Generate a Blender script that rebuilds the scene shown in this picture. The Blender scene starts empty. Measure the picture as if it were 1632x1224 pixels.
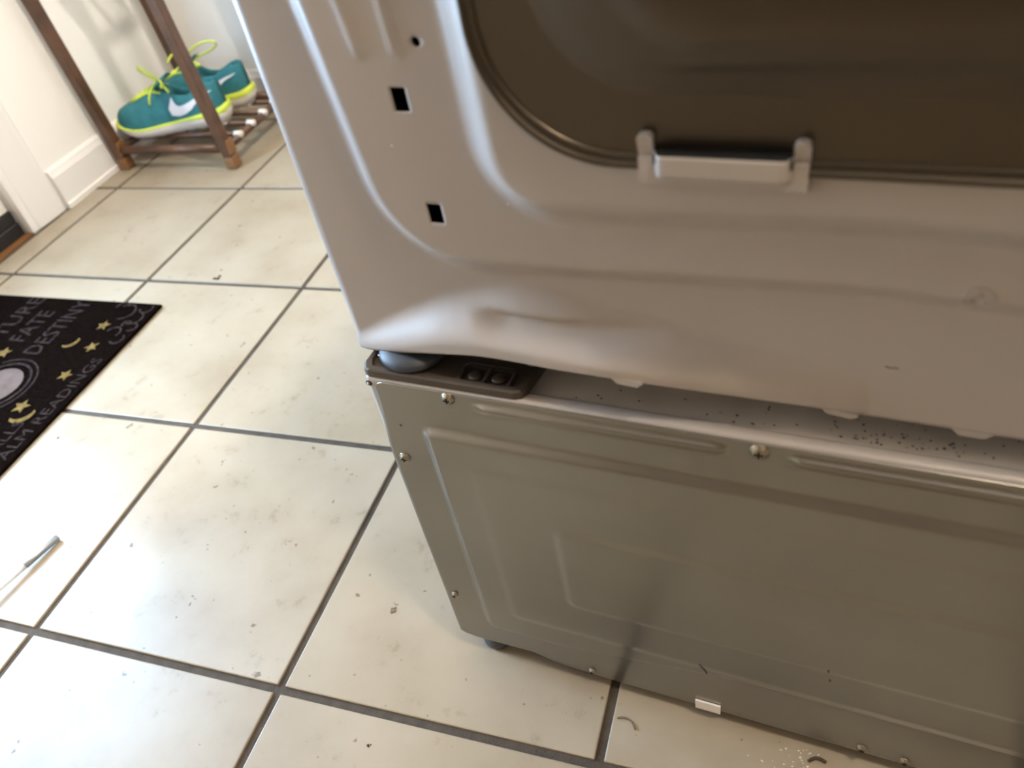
import bpy, bmesh, math, random
from mathutils import Vector, Matrix, noise
random.seed(7)
SC = bpy.context.scene
COL = SC.collection

# ------------------------------------------------------------------ camera
S = 0.33                                    # floor tile pitch in metres
cd = bpy.data.cameras.new('camera')
cam = bpy.data.objects.new('camera', cd); COL.objects.link(cam)
R = ((0.9434581755859391, -0.07992727357720866, 0.3217115196236612),
     (0.28849078982271525, 0.675996162180408, -0.6780872015492),
     (-0.1632780913273953, 0.7325577244530792, 0.6608323881564896))
CAM = Vector((0.7898006680, -0.2755417159, 0.7259320162))
M = Matrix(R).to_4x4(); M.translation = CAM
cam.matrix_world = M
cd.sensor_width = 36.0
cd.lens = 1282.96 / 1632 * 36.0
cd.clip_start = 0.02
cd.dof.use_dof = True
cd.dof.focus_distance = 0.70
cd.dof.aperture_fstop = 6.3
SC.camera = cam

# ------------------------------------------------------------------ world, exposure, lights
SC.view_settings.view_transform = 'Standard'
SC.view_settings.look = 'None'
SC.view_settings.exposure = 0.0
SC.view_settings.gamma = 1.0
SC.view_settings.use_curve_mapping = False
W = bpy.data.worlds.new('world'); SC.world = W; W.use_nodes = True
W.node_tree.nodes['Background'].inputs[0].default_value = (0.8, 0.85, 1.0, 1)
W.node_tree.nodes['Background'].inputs[1].default_value = 0.2

LAMP_POWER = 138.0          # ceiling lamp over the hall
ROOM_FILL_POWER = 76.0           # warm fill light added above the camera, no such lamp known
PANE_STRENGTH = 44.0        # daylight in the glass of the front door

def lamp_light(name, loc, power, col, radius):
    l = bpy.data.lights.new(name, 'POINT'); l.energy = power; l.color = col; l.shadow_soft_size = radius
    o = bpy.data.objects.new(name, l); COL.objects.link(o); o.location = loc
    return o
LAMP_LOC = (0.80, 0.45, 2.30)
ROOM_FILL_LOC = (1.35, -0.30, 2.30)
lamp_light('ceiling_lamp_light', LAMP_LOC, LAMP_POWER, (1.0, 0.92, 0.80), 0.035)
lamp_light('room_fill_light', ROOM_FILL_LOC, ROOM_FILL_POWER, (1.0, 0.84, 0.66), 0.10)
FAR_FILL_LOC = (2.60, -2.40, 2.30)
lamp_light('far_fill_light', FAR_FILL_LOC, 16.0, (1.0, 0.86, 0.70), 0.12)  # weak fill light added to lift the panels, no such lamp known

# ------------------------------------------------------------------ helpers
def mesh_obj(name, verts, faces, mat=None, parent=None, smooth=False, angle=None):
    me = bpy.data.meshes.new(name)
    me.from_pydata([tuple(v) for v in verts], [], faces)
    me.validate(); me.update()
    return link(name, me, mat, parent, smooth)

def link(name, me, mat=None, parent=None, smooth=False):
    if mat is not None and not me.materials: me.materials.append(mat)
    if smooth:
        for p in me.polygons: p.use_smooth = True
    o = bpy.data.objects.new(name, me); COL.objects.link(o)
    if parent is not None: o.parent = parent
    return o

def bm_obj(name, bm, mat=None, parent=None, smooth=False):
    bmesh.ops.recalc_face_normals(bm, faces=bm.faces[:])
    me = bpy.data.meshes.new(name); bm.to_mesh(me); bm.free()
    return link(name, me, mat, parent, smooth)

def tag(o, label=None, cat=None, group=None, kind=None):
    if label: o['label'] = label
    if cat: o['category'] = cat
    if group: o['group'] = group
    if kind: o['kind'] = kind
    return o

def thing(name, label, cat, loc=(0, 0, 0), rotz=0.0, group=None):
    o = bpy.data.objects.new(name, None); COL.objects.link(o)
    o.location = loc; o.rotation_euler = (0, 0, rotz); o.empty_display_size = 0.05
    return tag(o, label, cat, group)

def box_bm(bm, lo, hi, bev=0.0, seg=2):
    lo, hi = Vector(lo), Vector(hi)
    r = bmesh.ops.create_cube(bm, size=1.0)
    vs = r['verts']
    for v in vs:
        v.co = Vector([lo[i] + (v.co[i] + .5) * (hi[i] - lo[i]) for i in range(3)])
    if bev > 0:
        es = list({e for v in vs for e in v.link_edges})
        bmesh.ops.bevel(bm, geom=es, offset=bev, segments=seg, affect='EDGES', profile=0.5)

def box(name, lo, hi, mat, parent=None, bev=0.0, seg=2):
    bm = bmesh.new(); box_bm(bm, lo, hi, bev, seg)
    return bm_obj(name, bm, mat, parent)

def tube_data(pts, rad, n=8, caps=True):
    pts = [Vector(p) for p in pts]
    rads = rad if isinstance(rad, (list, tuple)) else [rad] * len(pts)
    V, F = [], []
    up = None
    for i, p in enumerate(pts):
        t = (pts[min(i + 1, len(pts) - 1)] - pts[max(i - 1, 0)]).normalized()
        if up is None:
            a = Vector((0, 0, 1)) if abs(t.z) < .9 else Vector((1, 0, 0))
            up = (a - t * a.dot(t)).normalized()
        else:
            up = (up - t * up.dot(t)).normalized()
        s = t.cross(up)
        for k in range(n):
            a = 2 * math.pi * k / n
            V.append(p + (up * math.cos(a) + s * math.sin(a)) * rads[i])
    for i in range(len(pts) - 1):
        for k in range(n):
            k2 = (k + 1) % n
            F.append((i * n + k, i * n + k2, (i + 1) * n + k2, (i + 1) * n + k))
    if caps:
        F.append(tuple(range(n - 1, -1, -1))); F.append(tuple(range((len(pts) - 1) * n, len(pts) * n)))
    return V, F

def tube(name, pts, rad, mat, parent=None, n=10):
    V, F = tube_data(pts, rad, n)
    return mesh_obj(name, V, F, mat, parent, True)

def tubes(name, lines, rad, mat, parent=None, n=6):
    V, F = [], []
    for l in lines:
        v, f = tube_data(l, rad, n); b = len(V)
        V += v; F += [tuple(i + b for i in q) for q in f]
    return mesh_obj(name, V, F, mat, parent, True)

def lathe(name, prof, mat, parent=None, n=24, loc=(0, 0, 0), axis='z', smooth=True):
    V, F = [], []
    for r, z in prof:
        for k in range(n):
            a = 2 * math.pi * k / n
            c = (r * math.cos(a), r * math.sin(a), z)
            if axis == 'y': c = (c[0], -c[2], c[1])
            V.append((c[0] + loc[0], c[1] + loc[1], c[2] + loc[2]))
    for i in range(len(prof) - 1):
        for k in range(n):
            F.append((i * n + k, i * n + (k + 1) % n, (i + 1) * n + (k + 1) % n, (i + 1) * n + k))
    F.append(tuple(range(n - 1, -1, -1))); F.append(tuple(range((len(prof) - 1) * n, len(prof) * n)))
    me = bpy.data.meshes.new(name); me.from_pydata(V, [], F); me.update()
    bm = bmesh.new(); bm.from_mesh(me); bmesh.ops.recalc_face_normals(bm, faces=bm.faces[:]); bm.to_mesh(me); bm.free()
    return link(name, me, mat, parent, smooth)

def prism(name, poly, z0, z1, mat, parent=None, fn=None):
    """polygon (x, y) extruded z0..z1; fn maps a point to its place"""
    fn = fn or (lambda p: p)
    n = len(poly)
    V = [fn((x, y, z0)) for x, y in poly] + [fn((x, y, z1)) for x, y in poly]
    F = [tuple(range(n - 1, -1, -1)), tuple(range(n, 2 * n))] + [(i, (i + 1) % n, n + (i + 1) % n, n + i) for i in range(n)]
    bm = bmesh.new()
    vs = [bm.verts.new(v) for v in V]
    for f in F: bm.faces.new([vs[i] for i in f])
    return bm_obj(name, bm, mat, parent)

def sm(x):
    x = 0.0 if x < 0 else (1.0 if x > 1 else x)
    return x * x * (3 - 2 * x)

def lerp_tab(tab, x):
    if x <= tab[0][0]: return tab[0][1]
    for (a, b), (c, d) in zip(tab, tab[1:]):
        if x <= c: return b + (d - b) * (x - a) / (c - a)
    return tab[-1][1]

# ------------------------------------------------------------------ materials
def mat(name, base, rough=0.5, metal=0.0, noise_amt=0.0, noise_scale=20.0, bump=0.0, bump_scale=200.0, coat=0.0, spec=0.5, emis=None, estr=0.0, coat_rough=0.1, second=None):
    m = bpy.data.materials.new(name); m.use_nodes = True
    nt = m.node_tree; N = nt.nodes; b = N['Principled BSDF']
    b.inputs['Base Color'].default_value = (*base, 1); b.inputs['Roughness'].default_value = rough
    b.inputs['Metallic'].default_value = metal; b.inputs['Specular IOR Level'].default_value = spec
    b.inputs['Coat Weight'].default_value = coat; b.inputs['Coat Roughness'].default_value = coat_rough
    if emis:
        b.inputs['Emission Color'].default_value = (*emis, 1); b.inputs['Emission Strength'].default_value = estr
    tc = N.new('ShaderNodeTexCoord')
    if noise_amt > 0:
        nz = N.new('ShaderNodeTexNoise'); nz.inputs['Scale'].default_value = noise_scale; nz.inputs['Detail'].default_value = 5
        nt.links.new(tc.outputs['Object'], nz.inputs['Vector'])
        rp = N.new('ShaderNodeValToRGB'); rp.color_ramp.elements[0].position = .3; rp.color_ramp.elements[1].position = .7
        lo = second or tuple(max(0, c * (1 - noise_amt)) for c in base); hi = base if second else tuple(min(1, c * (1 + noise_amt)) for c in base)
        rp.color_ramp.elements[0].color = (*lo, 1); rp.color_ramp.elements[1].color = (*hi, 1)
        nt.links.new(nz.outputs['Fac'], rp.inputs['Fac']); nt.links.new(rp.outputs['Color'], b.inputs['Base Color'])
    if bump > 0:
        nb = N.new('ShaderNodeTexNoise'); nb.inputs['Scale'].default_value = bump_scale; nb.inputs['Detail'].default_value = 3
        nt.links.new(tc.outputs['Object'], nb.inputs['Vector'])
        bp = N.new('ShaderNodeBump'); bp.inputs['Strength'].default_value = bump; bp.inputs['Distance'].default_value = 0.002
        nt.links.new(nb.outputs['Fac'], bp.inputs['Height']); nt.links.new(bp.outputs['Normal'], b.inputs['Normal'])
    return m

def tile_material():
    m = bpy.data.materials.new('cream_ceramic_tile'); m.use_nodes = True
    nt = m.node_tree; N = nt.nodes; L = nt.links; b = N['Principled BSDF']
    tc = N.new('ShaderNodeTexCoord'); oi = N.new('ShaderNodeObjectInfo')
    vm = N.new('ShaderNodeVectorMath'); vm.operation = 'ADD'
    mul = N.new('ShaderNodeVectorMath'); mul.operation = 'SCALE'; mul.inputs[0].default_value = (37, 91, 13)
    L.new(oi.outputs['Random'], mul.inputs['Scale'])
    L.new(tc.outputs['Object'], vm.inputs[0]); L.new(mul.outputs[0], vm.inputs[1])
    def nz(scale, detail, rough=.55):
        n = N.new('ShaderNodeTexNoise'); n.inputs['Scale'].default_value = scale; n.inputs['Detail'].default_value = detail
        n.inputs['Roughness'].default_value = rough; L.new(vm.outputs[0], n.inputs['Vector']); return n
    def ramp(src, stops):
        r = N.new('ShaderNodeValToRGB'); e = r.color_ramp.elements
        e[0].position, e[0].color = stops[0][0], (*stops[0][1], 1); e[1].position, e[1].color = stops[1][0], (*stops[1][1], 1)
        for p, c in stops[2:]:
            x = e.new(p); x.color = (*c, 1)
        L.new(src, r.inputs['Fac']); return r
    n1 = nz(7, 6); r1 = ramp(n1.outputs['Fac'], [(.32, (.28, .228, .162)), (.70, (.36, .31, .236)), (.5, (.325, .275, .203))])
    n2 = nz(28, 8, .7); r2 = ramp(n2.outputs['Fac'], [(.27, (.55, .48, .38)), (.40, (1, 1, 1))])      # scattered smudges
    mx = N.new('ShaderNodeMixRGB'); mx.blend_type = 'MULTIPLY'; mx.inputs['Fac'].default_value = .55
    L.new(r1.outputs[0], mx.inputs[1]); L.new(r2.outputs[0], mx.inputs[2])
    n3 = nz(75, 2, .5); r3 = ramp(n3.outputs['Fac'], [(.235, (.25, .19, .12)), (.285, (1, 1, 1))])       # specks of dirt
    mx2 = N.new('ShaderNodeMixRGB'); mx2.blend_type = 'MULTIPLY'; mx2.inputs['Fac'].default_value = .8
    L.new(mx.outputs[0], mx2.inputs[1]); L.new(r3.outputs[0], mx2.inputs[2])
    n4 = nz(3, 2); r4 = ramp(n4.outputs['Fac'], [(.35, (.96, .94, .90)), (.65, (1, 1, 1))])
    mx3 = N.new('ShaderNodeMixRGB'); mx3.blend_type = 'MULTIPLY'; mx3.inputs['Fac'].default_value = 1
    L.new(mx2.outputs[0], mx3.inputs[1]); L.new(r4.outputs[0], mx3.inputs[2])
    L.new(mx3.outputs[0], b.inputs['Base Color'])
    b.inputs['Roughness'].default_value = .38
    n5 = nz(9, 4); bp = N.new('ShaderNodeBump'); bp.inputs['Strength'].default_value = .12; bp.inputs['Distance'].default_value = .004
    L.new(n5.outputs['Fac'], bp.inputs['Height']); L.new(bp.outputs[0], b.inputs['Normal'])
    return m

M_TILE = tile_material()
M_GROUT = mat('dark_grout', (.060, .047, .034), .9, noise_amt=.25, noise_scale=60, bump=.5, bump_scale=400)
M_WALL = mat('warm_white_wall_paint', (.88, .86, .82), .75, bump=.05, bump_scale=150)
M_TRIM = mat('white_trim_paint', (.82, .80, .775), .35)
M_DOOR = mat('white_door_paint', (.82, .79, .74), .4)
M_BLACK = mat('black_rubber', (.012, .010, .010), .5)
M_ENAMEL = mat('white_enamel', (.395, .362, .338), .38, noise_amt=.015, noise_scale=3, coat=.12, coat_rough=.3)
M_ENAMEL_IN = mat('white_enamel_edge', (.395, .362, .338), .35)
M_INNER = mat('cavity_shade', (.004, .004, .004), .9)  # near-black colour in place of the shade inside openings
M_BROWN = mat('dark_bronze_sheet', (.092, .079, .063), .36, metal=1.0, noise_amt=.04, noise_scale=5)
M_GALV = mat('galvanised_steel', (.285, .280, .262), .29, metal=1.0, noise_amt=.06, noise_scale=9)
M_TOPSTEEL = mat('dusty_enamel_top', (.62, .57, .52), .5, noise_amt=.18, noise_scale=14)
M_SCREW = mat('zinc_screw', (.36, .325, .26), .30, metal=1)
M_DKMETAL = mat('dark_screw', (.08, .06, .045), .5, metal=.6)
M_BRACKET = mat('brown_plastic', (.052, .040, .029), .42)
M_FOOTPAD = mat('blue_grey_rubber', (.030, .037, .050), .5)
M_RUBBER = mat('dark_grey_rubber', (.075, .075, .08), .45)
M_CHROME = mat('polished_steel', (.75, .75, .76), .12, metal=1)
M_STICKER = mat('white_plastic_tab', (.80, .76, .72), .4)
M_WOOD = mat('brown_stained_wood', (.085, .038, .018), .38, noise_amt=.4, noise_scale=25)
M_JOINT = mat('light_brown_joint', (.20, .095, .035), .4, noise_amt=.2, noise_scale=30)
M_CAP = mat('white_bar_cap', (.75, .70, .64), .5)
M_TEAL = mat('teal_knit', (.020, .150, .172), .75, noise_amt=.18, noise_scale=60, bump=.35, bump_scale=700)
M_TEALIN = mat('dark_teal_lining', (.012, .10, .12), .85)
M_LIME = mat('lime_lace', (.60, .70, .07), .6)
M_FOAM = mat('white_foam_sole', (.66, .60, .53), .6)
M_SWOOSH = mat('silver_white_print', (.72, .72, .74), .4)
M_MAT = mat('black_brown_mat_pile', (.0048, .0030, .0024), 1.0, spec=.0, noise_amt=.45, noise_scale=180, bump=.8, bump_scale=900)
M_MATRED = mat('dark_brown_mat_print', (.034, .022, .021), .95, noise_amt=.4, noise_scale=180, bump=.8, bump_scale=900)
M_PRINT = mat('faded_mauve_print', (.028, .020, .019), 1.0, spec=.0, noise_amt=.55, noise_scale=130)
M_BALL = mat('mauve_ball_print', (.105, .078, .068), 1.0, spec=.0, noise_amt=.15, noise_scale=60)
M_GOLD = mat('faded_gold_print', (.125, .084, .030), 1.0, spec=.0, noise_amt=.35, noise_scale=120)
M_DIRT = mat('dark_dirt', (.055, .036, .02), .9)
M_TANDIRT = mat('tan_dirt', (.16, .12, .075), .9)
M_GREYMETAL = mat('grey_steel_tip', (.30, .315, .335), .42, metal=.7)
M_WHITEROD = mat('bright_chrome_shaft', (.88, .90, .91), .30, metal=.55)
M_HANDLE = mat('red_plastic_handle', (.45, .03, .03), .35)
M_GLASS = mat('daylit_frosted_glass', (.8, .85, .9), .4, emis=(.42, .68, 1.0), estr=PANE_STRENGTH)
M_LAMP = mat('lamp_glass', (.9, .88, .8), .4, emis=(1.0, .86, .66), estr=2.0)
M_CEIL = mat('ceiling_paint', (.50, .46, .41), .85)
M_BROWNWALL = mat('tan_room_paint', (.30, .24, .18), .8)

# ------------------------------------------------------------------ setting: floor with its tiles
X0, X1, Y0, Y1, H = -0.735, 3.6, -3.6, 1.41, 2.42
floor = box('floor', (X0 - .05, Y0 - .05, -.05), (X1 + .05, Y1 + .05, -.0028), M_GROUT); tag(floor, kind='structure')
G = 0.0042                                   # half a joint
def tile_mesh(lx, ly):
    bm = bmesh.new(); box_bm(bm, (0, 0, -.012), (lx, ly, 0), 0.0014, 2)
    bmesh.ops.recalc_face_normals(bm, faces=bm.faces[:])
    me = bpy.data.meshes.new('tile'); bm.to_mesh(me); bm.free(); me.materials.append(M_TILE); return me
full = tile_mesh(S - 2 * G, S - 2 * G)
cut = tile_mesh(.060, S - 2 * G)
for i in range(-2, 11):
    for j in range(-11, 5):
        x, y = i * S + G, j * S + G
        if j == 4:
            me = bpy.data.meshes.get('tile_end') or tile_mesh(S - 2 * G, Y1 - 4 * S - G - .003); me.name = 'tile_end'
        else: me = full
        o = link('tile', me, None, floor); o.location = (x, y, random.uniform(-.0004, .0003))
for j in range(-11, 4):
    o = link('tile', cut, None, floor); o.location = (-2 * S - G - .060, j * S + G, 0)

# walls, ceiling
DY0, DY1 = -.10, .803            # front door opening
bm = bmesh.new()
box_bm(bm, (X0 - .10, DY1, -.003), (X0, Y1 + .1, H)); box_bm(bm, (X0 - .10, Y0 - .1, -.003), (X0, DY0, H)); box_bm(bm, (X0 - .10, DY0, 2.05), (X0, DY1, H))
tag(bm_obj('wall_left', bm, M_WALL), kind='structure')
tag(box('wall_back', (X0, Y1, -.003), (X1 + .1, Y1 + .1, H), M_WALL), kind='structure')
tag(box('wall_right', (X1, Y0 - .1, -.003), (X1 + .1, Y1, H), M_BROWNWALL), kind='structure')
tag(box('wall_front', (X0, Y0 - .1, -.003), (X1, Y0, H), M_BROWNWALL), kind='structure')
tag(box('ceiling', (X0 - .1, Y0 - .1, H), (X1 + .1, Y1 + .1, H + .1), M_CEIL), kind='structure')

# baseboards: board, top bead and shoe moulding
def baseboard(name, a, b, axis):
    prof = [(0, .0), (.016, .0), (.0165, .010), (.0125, .0125), (.0125, .070), (.009, .078), (.0075, .084), (.003, .088), (0, .088)]
    V, F = [], []; n = len(prof)
    for t in (a, b):
        for d, z in prof:
            V.append((X0 + d, t, z) if axis == 'y' else (t, Y1 - d, z))
    for k in range(n): F.append((k, (k + 1) % n, n + (k + 1) % n, n + k))
    F.append(tuple(range(n))); F.append(tuple(range(2 * n - 1, n - 1, -1)))
    bm = bmesh.new(); vs = [bm.verts.new(v) for v in V]
    for f in F: bm.faces.new([vs[i] for i in f])
    return tag(bm_obj(name, bm, M_TRIM), kind='structure')
baseboard('baseboard_left', .902, Y1, 'y')
baseboard('baseboard_back', X0 + .0165, X1, 'x')

# door casing (profiled, thicker at its outer edge)
def casing(name, y_in, y_out):
    sgn = 1 if y_out > y_in else -1; w = abs(y_out - y_in)
    prof = [(0, -.012), (0, .002), (.006, .004), (.014, .0035), (.018, .006), (w - .012, .010), (w - .004, .011), (w, .008), (w, -.012)]
    V, F = [], []; n = len(prof)
    for z in (0.002, 2.1):
        for t, d in prof: V.append((X0 + d, y_in + sgn * t, z))
    for k in range(n): F.append((k, (k + 1) % n, n + (k + 1) % n, n + k))
    F.append(tuple(range(n))); F.append(tuple(range(2 * n - 1, n - 1, -1)))
    bm = bmesh.new(); vs = [bm.verts.new(v) for v in V]
    for f in F: bm.faces.new([vs[i] for i in f])
    return tag(bm_obj(name, bm, M_TRIM), kind='structure')
casing('trim_1', .800, .893)
casing('trim_2', DY0 + .003, DY0 - .09)
tag(box('trim_3', (X0 - .01, DY0 - .09, 2.045), (X0 + .012, .893, 2.13), M_TRIM, bev=.003), kind='structure')

# front door: slab around a glazed light, sweep, threshold
door = bpy.data.objects.new('door_1', None); COL.objects.link(door); tag(door, kind='structure'); door.location = (X0, (DY0 + DY1) / 2, 0)
def dbox(name, lo, hi, m, bev=0.0): return box(name, [lo[i] - door.location[i] for i in range(3)], [hi[i] - door.location[i] for i in range(3)], m, door, bev)
DX0, DX1 = X0 - .068, X0 - .026
GY0, GY1, GZ0, GZ1 = .04, .45, .28, 1.06
bm = bmesh.new(); L0 = door.location
def q(lo, hi): box_bm(bm, [lo[i] - L0[i] for i in range(3)], [hi[i] - L0[i] for i in range(3)], .002, 1)
q((DX0, DY0 + .004, .056), (DX1, DY1 - .006, GZ0)); q((DX0, DY0 + .004, GZ1), (DX1, DY1 - .006, 2.045))
q((DX0, DY0 + .004, GZ0), (DX1, GY0, GZ1)); q((DX0, GY1, GZ0), (DX1, DY1 - .006, GZ1))
bm_obj('slab', bm, M_DOOR, door)
dbox('pane', (DX0 + .018, GY0, GZ0), (DX0 + .026, GY1, GZ1), M_GLASS)
bm = bmesh.new()
for lo, hi in (((DX1 - .004, GY0 - .025, GZ0 - .025), (DX1 + .01, GY0 + .004, GZ1 + .025)), ((DX1 - .004, GY1 - .004, GZ0 - .025), (DX1 + .01, GY1 + .025, GZ1 + .025)),
               ((DX1 - .004, GY0 + .004, GZ0 - .025), (DX1 + .01, GY1 - .004, GZ0 + .004)), ((DX1 - .004, GY0 + .004, GZ1 - .004), (DX1 + .01, GY1 - .004, GZ1 + .025))): q(lo, hi)
bm_obj('pane_frame', bm, M_TRIM, door)
bm = bmesh.new(); q((DX0, DY0 + .004, .001), (DX1 + .006, DY1 - .004, .030)); q((DX0, DY0 + .004, .0305), (DX1 + .003, DY1 - .004, .056))
bm_obj('door_sweep', bm, M_BLACK, door)
dbox('threshold', (X0 - .10, DY0, -.003), (X0 - .002, DY1, .001), M_JOINT)
k = lathe('door_knob', [(.004, 0), (.026, .002), (.026, .006), (.010, .01), (.010, .03), (.024, .036), (.028, .05), (.020, .064), (.004, .068)], M_SCREW, door, axis='z')
k.rotation_euler = (0, math.pi / 2, 0); k.location = (DX1 - X0, DY0 + .07 - L0[1], .95)

# ------------------------------------------------------------------ dryer on the pedestal
AX = math.radians(-6.44)
dryer = thing('dryer', 'white front-loader machine body seen from its stamped rear, standing on the grey steel pedestal', 'dryer', (.5037, .1099, 0), AX)
UC, VC = .327, .885                       # middle of the rear sheet, mirrored about it
def corner_sd(a, b, r):
    if a < r and b < r: return r - math.hypot(r - a, r - b)
    return min(a, b)
A_T = [(-.016, .0), (0, .006), (.03, .012), (.06, .016), (.10, .020), (.15, .0235), (.19, .025), (.22, .022), (.27, .011), (.33, .0), (.4, 0)]
VBOUND = [(-.016, .384), (-.003, .392), (.02, .407), (.043, .420), (.08, .438), (.127, .452), (.158, .450), (.19, .441), (.25, .430), (.33, .42)]
VH = [(-.016, .3760), (0, .3790), (.03, .3885), (.07, .404), (.12, .413), (.16, .413), (.19, .412), (.25, .403), (.33, .392)]
VB = [(-.016, .3758), (0.0024, .3785), (.03, .386), (.0575, .3935), (.1, .403), (.125, .4050), (.15, .4052), (.19, .4068), (.22, .4042), (.27, .3949), (.33, .3855), (.4, .3855)]
def smooth_tab(tab, x, h=.012):
    return (lerp_tab(tab, x - h) + 2 * lerp_tab(tab, x) + lerp_tab(tab, x + h)) / 4
RND = .012
def corner_u(u): return u if u <= UC else (2 * UC - u) * 1.7        # the scoop of the far corner is narrower
def rear_d(u, v):
    um = min(u, 2 * UC - u); vm = min(v, 2 * VC - v)
    uL = .0340 - .10 * (min(max(vm, .45), .66) - .545); vB = .4545 + .05 * (min(um, .33) - .12)
    a, b = um - uL, vm - vB
    s1 = corner_sd(a, b, .068)
    d = .0120 * sm(s1 / .0190)
    uL2 = .1206 - .03 * (min(max(vm, .5), .64) - .58); vB2 = .4998 + .035 * (min(um, .33) - .17)
    s2 = corner_sd(um - uL2, vm - vB2, .050)
    d += .0200 * sm(s2 / .0275)
    # scoop-shaped foot of each lower corner
    c = corner_u(u)
    if v < .47 and c < .34:
        A = smooth_tab(A_T, c); vb = smooth_tab(VBOUND, c); vh = smooth_tab(VH, c)
        if A > 1e-5 and vb > vh: d += A * sm((vb - v) / (vb - vh))
        st = sm((c - .094) / .030) * sm((.235 - c) / .07)          # a pressed step across the scoop
        d += .0075 * st * (sm((v - .4275) / .0075) - 1 + sm((.4275 - v) / .017))
    # two shallow upright beads that run down from above
    for uc, k in ((.0711, -.12), (.0930, -.048)):
        d += .0014 * math.exp(-((um - uc - k * (v - .59)) / .0034) ** 2) * sm((vm - .588) / .007)
    x = um + .016
    if x < RND: d -= RND - math.sqrt(max(0, RND * RND - (RND - x) ** 2))
    return d
def axis_vals(ranges, extra):
    vals = []
    for a, b, st in ranges:
        n = max(1, round((b - a) / st)); vals += [a + (b - a) * i / n for i in range(n)]
    vals.append(ranges[-1][1])
    ex = sorted(extra)
    vals = [x for x in vals if all(abs(x - e) > .0006 for e in ex)] + ex
    return sorted(vals)
RH = (.1059, .5977, .0026)                                       # round hole
QH = [(.0835, .0929, .5619, .5751), (.0872, .0965, .4950, .5077)]  # two square holes
ex_u = [x for q_ in QH for x in q_[:2]] + [RH[0] + RH[2] * f for f in (-1.2, -.8, -.4, 0, .4, .8, 1.2)]
ex_v = [x for q_ in QH for x in q_[2:]] + [RH[1] + RH[2] * f for f in (-1.2, -.8, -.4, 0, .4, .8, 1.2)]
US = axis_vals([(-.016, -.004, .0012), (-.004, .21, .0021), (.21, .43, .0035), (.43, .658, .008), (.658, .670, .0012)], ex_u)
VS = axis_vals([(.3855, .455, .0018), (.455, .64, .0022), (.64, 1.38, .014)], ex_v)
bm = bmesh.new(); grid = []
for v0 in VS:
    row = []
    for u in US:
        v = v0 + (smooth_tab(VB, corner_u(u)) - .3855) * max(0, 1 - (v0 - .3855) / .035)
        row.append(bm.verts.new((u, -rear_d(u, v), v)))
    grid.append(row)
for j in range(len(VS) - 1):
    for i in range(len(US) - 1):
        cu, cv = (US[i] + US[i + 1]) / 2, (VS[j] + VS[j + 1]) / 2
        if any(q_[0] < cu < q_[1] and q_[2] < cv < q_[3] for q_ in QH): continue
        if math.hypot(cu - RH[0], cv - RH[1]) < RH[2] * 1.02: continue
        bm.faces.new((grid[j][i], grid[j][i + 1], grid[j + 1][i + 1], grid[j + 1][i]))
bm.verts.ensure_lookup_table()
for v in [v for v in bm.verts if not v.link_faces]: bm.verts.remove(v)
for v in bm.verts:                                                # round the round hole
    if v.is_boundary and math.hypot(v.co.x - RH[0], v.co.z - RH[1]) < RH[2] * 2:
        d = Vector((v.co.x - RH[0], 0, v.co.z - RH[1])); d = d.normalized() * RH[2]
        v.co.x, v.co.z = RH[0] + d.x, RH[1] + d.z
bm.normal_update()
rim = [e for e in bm.edges if e.is_boundary]
r = bmesh.ops.extrude_edge_only(bm, edges=rim)                    # the sheet turns inwards at holes and edges
for v in [g for g in r['geom'] if isinstance(g, bmesh.types.BMVert)]:
    hole = -.003 + .09 < 0 or (.07 < v.co.x < .12 and .48 < v.co.z < .61)
    v.co.y += .0012 if hole else .010
    if v.co.z < .41 and not hole: v.co.z += .001
me = bpy.data.meshes.new('rear_panel'); bm.to_mesh(me); bm.free()
rear = link('rear_panel', me, M_ENAMEL, dryer, True)
tag(rear, 'white enamelled rear sheet with stamped steps')
# near-black block standing in for the shade inside the holes
box('hole_shade', (.06, .006, .47), (.125, .02, .62), M_INNER, dryer)
# cabinet sides, top, base
CB = []
bm = bmesh.new()
box_bm(bm, (-.016, .0125, .392), (-.013, .66, 1.38)); bm_obj('side_panel', bm, M_ENAMEL, dryer)
bm = bmesh.new(); box_bm(bm, (.667, .0125, .392), (.670, .66, 1.38)); bm_obj('side_panel', bm, M_ENAMEL, dryer)
box('top_panel', (-.0155, .0, 1.3805), (.6695, .66, 1.386), M_ENAMEL, dryer, .001)
box('base_pan', (-.011, .024, .394), (.665, .655, .398), M_RUBBER, dryer)
box('front_panel', (-.0155, .6605, .392), (.6695, .67, 1.38), M_ENAMEL, dryer, .002)
# dark pressed cover plate
def outline(uL, vB, r, d, n=20):
    uR, vT = 2 * UC - uL, 2 * VC - vB
    P = []
    for cx, cy, a0 in ((uL + r, vB + r, math.pi), (uR - r, vB + r, 1.5 * math.pi), (uR - r, vT - r, 0), (uL + r, vT - r, .5 * math.pi)):
        for k in range(n + 1):
            a = a0 + .5 * math.pi * k / n; P.append((cx + r * math.cos(a), -d, cy + r * math.sin(a)))
    return P
def loft(name, rings, m, parent, cap=True):
    V, F = [], []; n = len(rings[0])
    for rg in rings: V += rg
    for i in range(len(rings) - 1):
        for k in range(n): F.append((i * n + k, i * n + (k + 1) % n, (i + 1) * n + (k + 1) % n, (i + 1) * n + k))
    if cap: F.append(tuple(range((len(rings) - 1) * n, len(rings) * n)))
    bm = bmesh.new(); vs = [bm.verts.new(v) for v in V]
    for f in F: bm.faces.new([vs[i] for i in f])
    o = bm_obj(name, bm, m, parent, True); return o
PU, PV, PR = .1456, .5487, .066
def ins(i, d, r=None): return outline(PU + i, PV + i, (r or PR) - i * .8, d)
BR = [ins(.0075, 0.0333), ins(.0095, 0.0335)]
DU, DV, DR = .1765, .5822, .053
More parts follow.
